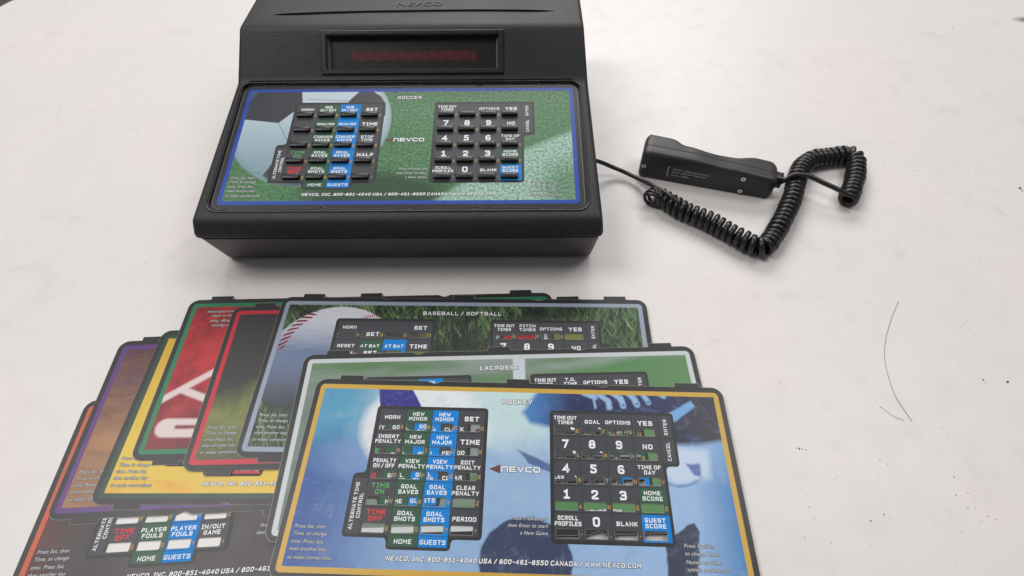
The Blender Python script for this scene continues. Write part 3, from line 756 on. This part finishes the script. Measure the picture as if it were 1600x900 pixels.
for x0, x1 in ((70.25, 72.2), (231.0, 232.95)):  # slivers added on both recess walls to stand in for that gloss
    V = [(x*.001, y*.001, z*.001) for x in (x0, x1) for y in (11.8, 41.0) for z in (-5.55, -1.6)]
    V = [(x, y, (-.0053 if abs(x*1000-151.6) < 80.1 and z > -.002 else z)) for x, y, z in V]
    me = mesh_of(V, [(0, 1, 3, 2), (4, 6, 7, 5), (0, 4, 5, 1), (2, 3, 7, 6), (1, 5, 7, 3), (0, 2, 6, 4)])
    link('lens_edge_gloss', me, M_ACR_GLOSS, disp)
V0, F0 = [], []
digit = mesh_of([(-.0036, -.0055, 0), (.0036, -.0055, 0), (.0036, .0055, 0), (-.0036, .0055, 0)], [(0, 1, 2, 3)]); digit.materials.append(M_LED)
for i in range(16):
    o = bpy.data.objects.new('display_digit', digit); COL.objects.link(o); o.parent = disp
    o.location = ((94.6+i*7.62)*.001, (25.4+(.55 if i % 2 == 0 else -.55))*.001, -.0055); o.rotation_euler = (0, 0, 0)
# moulded maker's name on the top
me = text_mesh([T('NEVCO', 154.5, -92, 8.0, sx=1.15)], .0)
em = link('moulded_lettering', me, M_SHELL2, con, Matrix.Translation((0, 0, .1203)))
so = em.modifiers.new('s', 'SOLIDIFY'); so.thickness = .00018; em.data = evaluated(em); em.modifiers.clear()
# keys poking through the windows
def key_mesh():
    x0, x1, y0, y1 = 0, 15.0, 0, 5.2
    lev = [(0, 0.0, -.5), (0, 0.0, 2.0), (.35, .3, 2.9), (1.0, .9, 3.25)]
    V = []; n = None; F = []
    for dx, dy, z in lev:
        rr_ = [(x*.001, -y*.001, z*.001) for x, y in rrect(x0+dx, y0+dy, x1-dx, y1-dy, 1.0, 3)]
        n = len(rr_); V += rr_
    for j in range(len(lev)-1):
        for i in range(n): F.append((j*n+i, j*n+(i+1) % n, (j+1)*n+(i+1) % n, (j+1)*n+i))
    F.append(tuple(range((len(lev)-1)*n, len(lev)*n)))
    me = mesh_of(V, F); bm = bmesh.new(); bm.from_mesh(me); bmesh.ops.recalc_face_normals(bm, faces=bm.faces); bm.to_mesh(me); bm.free()
    me.materials.append(M_KEY)
    for p in me.polygons: p.use_smooth = True
    me.set_sharp_from_angle(angle=math.radians(40)); return me
km = key_mesh()
for x in P1+P2:
    for r in range(5):
        o = bpy.data.objects.new('key_button', km); COL.objects.link(o); o.parent = con
        o.matrix_local = MT @ Matrix.Translation(((x+1.15+random.uniform(-.12, .12))*.001, -(ROW[r]+10.9)*.001, -.0004+random.uniform(-.0002, .0002)))

# ------------------------------------------------------------------ the overlay cards
SOC = [['HORN', 'SUB\nIN / OUT', 'SUB\nIN / OUT', 'SET'], ['', 'PENALTIES', 'PENALTIES', 'TIME'], ['', 'CORNER\nKICKS', 'CORNER\nKICKS', 'STOP\nTIME'],
       ['TIME\nON', 'GOAL\nSAVES', 'GOAL\nSAVES', 'HALF'], ['TIME\nOFF', 'GOAL\nSHOTS', 'GOAL\nSHOTS', '']]
HOC = [['HORN', 'NEW\nMINOR', 'NEW\nMINOR', 'SET'], ['INSERT\nPENALTY', 'NEW\nMAJOR', 'NEW\nMAJOR', 'TIME'], ['PENALTY\nON / OFF', 'VIEW\nPENALTY', 'VIEW\nPENALTY', 'EDIT\nPENALTY'],
       ['TIME\nON', 'GOAL\nSAVES', 'GOAL\nSAVES', 'CLEAR\nPENALTY'], ['TIME\nOFF', 'GOAL\nSHOTS', 'GOAL\nSHOTS', 'PERIOD']]
BAS = [['HORN', '', '', 'SET'], ['RESET', 'AT BAT', 'AT BAT', 'TIME'], ['BALL', 'RUNS', 'RUNS', 'INNING'], ['TIME\nON', 'HITS', 'HITS', 'OUT'], ['TIME\nOFF', 'ERRORS', 'ERRORS', 'STRIKE']]
LAC = [['HORN', 'NEW\nPENALTY', 'NEW\nPENALTY', 'SET'], ['INSERT\nPENALTY', 'VIEW\nPENALTY', 'VIEW\nPENALTY', 'TIME'], ['PENALTY\nON / OFF', 'GOAL\nSAVES', 'GOAL\nSAVES', 'CLOCK'],
       ['TIME\nON', 'GOAL', 'GOAL', 'PERIOD'], ['TIME\nOFF', 'GOAL\nSHOTS', 'GOAL\nSHOTS', 'CLEAR']]
BKB = [['HORN', 'POSS', 'POSS', 'SET'], ['QUARTER', 'BONUS', 'BONUS', 'TIME'], ['RESET', 'TEAM\nFOULS', 'TEAM\nFOULS', 'PLAYER'], ['TIME\nON', 'POINTS', 'POINTS', 'DOWN'], ['TIME\nOFF', 'PLAYER\nFOULS', 'PLAYER\nFOULS', 'IN/OUT\nGAME']]
FTB = [['HORN', '', '', 'SET'], ['', '', 'QUARTER', 'SET'], ['DOWN', 'BALL', 'BALL', 'YARDS'], ['TIME\nON', 'GOAL', 'GOAL', 'TO GO'], ['TIME\nOFF', 'POSS', 'POSS', 'QUARTER']]
R_STD = NUM(['TIME OUT\nTIMER', '', 'OPTIONS', 'YES'], 0); R_HOC = NUM(['TIME OUT\nTIMER', 'GOAL', 'OPTIONS', 'YES'], 0)
R_BAS = NUM(['TIME OUT\nTIMER', 'PITCH\nTIMER', 'OPTIONS', 'YES'], 0); R_LAC = NUM(['TIME OUT\nTIMER', 'T.O.\nTIME', 'OPTIONS', 'YES'], 0)
z = lambda i: .0006+.00055*i
make_card((-.32443, .18235, z(0)), .04139, 'dark brown overlay card with orange border at the left, lowest, with PLAYER FOULS keys', rgb(208, 92, 60), art_dark, 'BASKETBALL', BKB, R_STD, 'print_dark_brown')
make_card((-.3188, .23526, z(1)), .03151, 'brown wood-coloured overlay card with purple border between the orange and yellow ones', rgb(98, 58, 130), art_wood, 'VOLLEYBALL', BKB, R_STD, 'print_brown_wood', blue=M_BLUE)
make_card((-.28703, .2449, z(2)), -.01368, 'yellow overlay card with dark green border under the red ones', rgb(38, 72, 56), art_yellow, 'WRESTLING', BKB, R_STD, 'print_yellow', blue=M_RED)
# green-bordered card lies turned round by half a turn
t_ = .00842; cx_, cy_ = .300, -.12616
wx = -.2731+cx_*math.cos(t_)-cy_*math.sin(t_); wy = .2757+cx_*math.sin(t_)+cy_*math.cos(t_)
make_card((wx, wy, z(3)), t_+math.pi, 'mottled red overlay card with green border, lying upside down with white strokes', rgb(30, 128, 86), art_hoops, 'VOLLEYBALL', BKB, R_STD, 'print_mottled_red', flip=True)
make_card((-.2329, .26722, z(4)), .00879, 'dark grey and grass overlay card with bright red border left of the baseball card', rgb(206, 38, 62), art_football, 'FOOTBALL', FTB, R_STD, 'print_dark_grass', greens=(2, 3, 4))
make_card((-.19237, .27656, z(5)), -.0283, 'BASEBALL / SOFTBALL overlay card with a stitched ball in grass and pale lilac border', rgb(156, 166, 186), art_baseball, 'BASEBALL / SOFTBALL', BAS, R_BAS, 'print_baseball', greens=(1, 2, 3, 4))
make_card((-.16118, .21831, z(6)), .00941, 'LACROSSE overlay card with blurred green picture and white border under the hockey card', rgb(206, 212, 214), art_lacrosse, 'LACROSSE', LAC, R_LAC, 'print_lacrosse')
make_card((-.14659, .19608, z(7)), -.04161, 'blue HOCKEY overlay card with gold border and ice skate picture on top of the stack', rgb(212, 170, 66), art_hockey, 'HOCKEY', HOC, R_HOC, 'print_hockey')
sc = make_card((CX, CY, ZC), CRZ, 'green SOCCER overlay card with blue border fitted in the console under its keys', rgb(34, 76, 176), art_soccer, 'SOCCER', SOC, R_STD, 'print_soccer')
sc.matrix_world = Matrix.Translation((CX, CY, 0)) @ Matrix.Rotation(CRZ, 4, 'Z') @ MT

# ------------------------------------------------------------------ hand switch
HA = math.radians(-16.28)
hs = empty('wired_hand_switch', (.1315, .4338, 0), HA, 'black handheld switch with three steel screws and coiled cord lying right of the console', 'hand switch')
def interp(tab, u):
    for (a, x), (b, y) in zip(tab, tab[1:]):
        if u <= b:
            t = (u-a)/(b-a) if b > a else 0; t = t*t*(3-2*t) if True else t
            return x+(y-x)*t
    return tab[-1][1]
DT = [(0, 29.5), (4, 32), (27, 31.5), (40, 24.5), (66, 21.3), (88, 22.6), (112, 30), (124, 30), (131, 27.5)]
HT = [(0, 30.5), (4, 32.5), (48, 31.6), (87, 28.6), (131, 25.6)]
def hand_half(n0, n1, r0, r1, inset=0.0):
    """n0/n1: depth span (n1 None = contour); r0 corner radius at n0 side, r1 at n1 side"""
    V = []; F = []; us = [0, .6, 1.8, 4]+[8+4.0*i for i in range(29)]+[124, 127, 129.4, 130.7, 131.3]; us = sorted(set(us))
    cnt = None
    for u in us:
        e = 0
        if u < 4: e = 3.2*(1-math.sqrt(max(0, 1-((4-u)/4)**2)))
        if u > 125: e = 4.2*(1-math.sqrt(max(0, 1-((u-125)/6.4)**2)))
        H = interp(HT, u)-e; D = (interp(DT, u)-e) if n1 is None else n1
        a0 = n0+(e if n0 < 1 else 0)
        pts = []
        z0 = 0.2+e*.6
        def corner(cx, cz, a, r):
            for k in range(6):
                t = math.radians(a+90*k/5); pts.append((cx+r*math.cos(t), cz+r*math.sin(t)))
        corner(D-inset-r1, z0+r1, -90, r1); corner(D-inset-r1, H-inset-r1, 0, r1); corner(a0+r0, H-inset-r0, 90, r0); corner(a0+r0, z0+r0, 180, r0)
        cnt = len(pts)
        V += [(u*.001, p[0]*.001, p[1]*.001) for p in pts]
    for j in range(len(us)-1):
        for i in range(cnt): F.append((j*cnt+i, j*cnt+(i+1) % cnt, (j+1)*cnt+(i+1) % cnt, (j+1)*cnt+i))
    F.append(tuple(range(cnt))[::-1]); F.append(tuple(range((len(us)-1)*cnt, len(us)*cnt)))
    me = mesh_of(V, F); bm = bmesh.new(); bm.from_mesh(me); bmesh.ops.recalc_face_normals(bm, faces=bm.faces); bm.to_mesh(me); bm.free(); return me
link('cover_half', hand_half(0, 12.0, 3.6, .25), M_HAND, hs, smooth=50)
link('grip_half', hand_half(12.35, None, .25, 5.0), M_HAND, hs, smooth=50)
core = hand_half(6, 16, 2, 2, .7); link('inner_core', core, M_RECESS, hs)
for su, sz in ((3.9, 15.5), (100.1, 20.6), (101.4, 5.2)):
    sc_ = link('screw', mesh_of(*tube([(0, .0006, 0), (0, -.0002, 0), (0, -.0005, 0)], .0024, 16)), M_STEEL, hs, Matrix.Translation((su*.001, .0, sz*.001)), smooth=40)
    link('screw_socket', mesh_of(*tube([(0, -.0004, 0), (0, -.00056, 0)], .0011, 6)), M_DARKIN, sc_)
    rg = [(.0029*math.cos(2*math.pi*i/20), -.00005, .0029*math.sin(2*math.pi*i/20)) for i in range(22)]
    link('screw_recess', mesh_of(*tube(rg, .0004, 6, False)), M_RECESS, sc_)
MH = Matrix.Translation((0, -.00012, 0)) @ Matrix.Rotation(math.radians(90), 4, 'X')
me = text_mesh([T('TCS-26  /  CG84 External Switch', 32.5, -17.6, 1.75, 'LEFT', 1.0), T('Switch - Left=OFF / Right=ON', 32.3, -14.0, 1.75, 'LEFT', 1.0), T('Button - HORN', 32.3, -10.4, 1.75, 'LEFT', 1.0)], .02)
for v in me.vertices: v.co.y -= (v.co.x*1000-32)*.00001
link('label_lettering', me, M_PAPER, hs, MH)
V, F = stroke_mesh([[(29.6, -20.0), (28.6, -19.6), (28.0, -18.6), (28.4, -8.6), (29.2, -7.9)], ], .75)
link('label_border', mesh_of(V, F), M_PAPER, hs, MH)
V, F = stroke_mesh([[(29.6, -20.0), (71, -19.4)]], .25)
link('label_border', mesh_of(V, F), simple('label_line', (.2, .2, .2, 1), .5), hs, MH)
# strain relief
V = []; F = []
rl = [(130.2, 6.2), (134.2, 6.1), (134.3, 5.2), (135.0, 5.2), (135.1, 6.0), (137.6, 5.8), (138, 4.6)]
for u, r in rl:
    V += [(u*.001, (13.5+a)*.001, (15.5+b_)*.001) for a, b_ in rrect(-r*.8, -r*1.15, r*.8, r*1.15, 1.2, 2)]
n = 12
for j in range(len(rl)-1):
    for i in range(n): F.append((j*n+i, j*n+(i+1) % n, (j+1)*n+(i+1) % n, (j+1)*n+i))
F.append(tuple(range((len(rl)-1)*n, len(rl)*n)))
link('strain_relief', mesh_of(V, F), M_SMOOTH, hs, smooth=35)
# coiled cord in world coordinates, turned into the switch's own space
inv = (Matrix.Translation((.1315, .4338, 0)) @ Matrix.Rotation(HA, 4, 'Z')).inverted()
axis = [(136.5, 389.5), (140.5, 395.0), (147.0, 394.0), (155.5, 385.5), (167.1, 374.8), (188.5, 360.3), (208.2, 342.2), (221.5, 330.8), (229.4, 328.7), (238.5, 336.7), (256.3, 360.6), (273.8, 388.2), (284.1, 409.4), (296.0, 431.5), (311.0, 444.7), (327.1, 448.4),
        (343.7, 451.0), (353.3, 450.8), (356.2, 441.8), (347.5, 420.1), (334.7, 397.5), (327.5, 386.0)]
A = resample([(x*.001, y*.001, .0095) for x, y in axis], .00025)
hel = []; th = math.pi*.5; rad = .0070
N = len(A)
def pit(dist):
    p = .0060+.0004*math.sin(dist*.045)+.0005*math.sin(dist*.17+1)
    if dist < 17: p = .0036
    elif dist < 118: p = .0064+.0004*math.sin(dist*.14)+.0003*math.sin(dist*.41)
    return p
th = math.pi*.5-sum(2*math.pi*.00025/pit(i*.25) for i in range(N))
sm = []
for i in range(N):
    t = (A[min(i+16, N-1)]-A[max(i-16, 0)]).normalized(); sm.append(t)
L = 0; pitch = .0055
for i in range(N):
    t = sm[i]; side = Vector((0, 0, 1)).cross(t).normalized()
    s_ = i/(N-1)
    dist = i*.25
    p = pit(dist)
    th += 2*math.pi*.00025/p
    r_ = rad*(1+.035*math.sin(dist*.21+1.3*math.sin(dist*.05)))+(.0008 if dist < 18 else 0)
    hel.append((A[i]+side*(r_*math.cos(th))+Vector((0, 0, 1))*(r_*math.sin(th)+.0001*math.sin(dist*.13)), th))
H = [h_[0] for h_ in hel]
endp = H[-1]
# decimate samples and sweep a slightly square wire
V, F = tube([inv @ p for p in H], 0.0026, 8, True, .7, lambda i: .0015+.0011*min(1, max(0, (i-52)/30)))
link('coiled_cord', mesh_of(V, F), M_CORD, hs, smooth=60)
ld = [(72.5, 436.5, 24), (89.4, 437.3, 18), (104, 438, 10), (118, 433.0, 6.5), (131.5, 420.4, 8), (141.3, 403.5, 14.5), (150.2, 389.3, 19.0), (156.9, 380.7, 18.2), (161, 374, 13), (160, 368, 7)]
V, F = tube([inv @ p for p in resample([(x*.001, y*.001, z_*.001) for x, y, z_ in ld], .002)], .0022, 10, True)
link('straight_cable', mesh_of(V, F), M_CORD, hs, smooth=60)
ld = [(266.4, 406.5, 15.6), (272.0, 408.5, 17.5), (279.4, 410.3, 21.0), (291.8, 408.5, 21.0), (304.6, 400.2, 19.4), (316, 392.2, 18.3), (endp.x*1000-4, endp.y*1000+1.9, endp.z*1000+.1), (endp.x*1000+.6, endp.y*1000-.3, endp.z*1000-.1)]
V, F = tube([inv @ p for p in resample([(x*.001, y*.001, z_*.001) for x, y, z_ in ld], .002)], .0025, 10, True)
link('straight_cable', mesh_of(V, F), M_CORD, hs, smooth=60)

# ------------------------------------------------------------------ bits lying on the table
hr = [(334.9, 272.8), (328, 264), (321.9, 255.9), (308.6, 235.3), (299.7, 214.5), (295.5, 189.2), (297.2, 173.2), (299.9, 162.4)]
V, F = tube(resample([(x*.001, y*.001, .00022+.0001*math.sin(x)) for x, y in hr], .003), .00016, 5)
tag(link('hair', mesh_of(V, F), simple('dark_hair', (.10, .085, .06, 1), .5)), 'long dark curved hair lying on the white table at the right', 'hair')
V, F = tube(resample([(.2803, .1761, .0002), (.2869, .1682, .0002), (.2948, .1640, .0003)], .002), .00012, 5)
tag(link('hair', mesh_of(V, F), simple('pale_hair', (.22, .2, .16, 1), .5)), 'short thin hair beside the lower end of the long curved hair', 'hair')
# crumbs and grit
V = []; F = []
def crumb(x, y, s):
    k = len(V); m = [Vector((random.gauss(0, 1), random.gauss(0, 1), random.gauss(0, .5))).normalized() for _ in range(7)]
    bm = bmesh.new()
    for q in m: bm.verts.new((x+q.x*s*random.uniform(.6, 1.4), y+q.y*s*random.uniform(.5, 1.0), max(0.00002, s*.45+q.z*s*.7)))
    bmesh.ops.convex_hull(bm, input=bm.verts); bm.verts.index_update()
    for v in bm.verts: V.append(tuple(v.co))
    for f in bm.faces: F.append([k+v.index for v in f.verts])
    bm.free()
for x, y, s in ((.2081, .1441, .0009), (.2100, .1436, .0007), (.2065, .1445, .0006), (.213, .1432, .0005)): crumb(x, y, s)
for x, y, s in [(0.2384, 0.2233, 0.00031), (0.21, 0.1974, 0.00045), (0.2133, 0.1924, 0.00045), (0.2199, 0.1946, 0.00036), (0.2403, 0.223, 0.00031), (0.2782, 0.2217, 0.00036), (0.3699, 0.1972, 0.00081), (0.3708, 0.1949, 0.00063), (0.3877, 0.1949, 0.00108), (0.3078, 0.2735, 0.00054), (0.3096, 0.2706, 0.00045), (0.3152, 0.2698, 0.00036), (0.2288, 0.1234, 0.00045), (0.2024, 0.1032, 0.00045), (0.193, 0.0834, 0.00045), (0.2096, 0.0802, 0.00045), (0.2409, 0.0935, 0.00063), (0.2517, 0.0974, 0.00072), (0.2545, 0.0956, 0.00045), (0.3065, 0.1096, 0.00063), (0.3154, 0.1108, 0.00054), (0.3217, 0.0953, 0.00054), (0.3155, 0.0921, 0.00045), (0.3252, 0.093, 0.00045), (0.2637, 0.1344, 0.00054), (0.268, 0.1316, 0.00036), (0.3112, 0.122, 0.00063), (0.3614, 0.3036, 0.00036), (0.401, 0.3009, 0.00045), (0.2348, 0.0777, 0.00036), (0.3106, 0.101, 0.00045), (0.3156, 0.1003, 0.00045), (0.2786, 0.1804, 0.00036), (0.2801, 0.175, 0.00036), (0.5138, 0.4088, 0.0016), (0.5138, 0.4051, 0.0012), (-0.1042, 0.3213, 0.0009), (0.5897, 0.7101, 0.0008), (0.6574, 0.7243, 0.0009), (0.5028, 0.6769, 0.0006)]: crumb(x, y, s)
for _ in range(70):
    x = random.uniform(-.5, .55); y = random.uniform(.05, .75)
    if -.36 < x < .2 and y < .33: continue
    if -.28 < x < .1 and y > .3: continue
    crumb(x, y, random.choice((.00018, .00022, .0003, .0004)))
for _ in range(60):
    crumb(random.uniform(.19, .42), random.uniform(.06, .28), random.choice((.00018, .00025, .00035)))
tag(link('table_grit', mesh_of(V, F), simple('dark_grit', (.10, .085, .075, 1), .7)), 'tiny dark crumbs and grit scattered on the white tabletop', 'grit', kind='stuff')
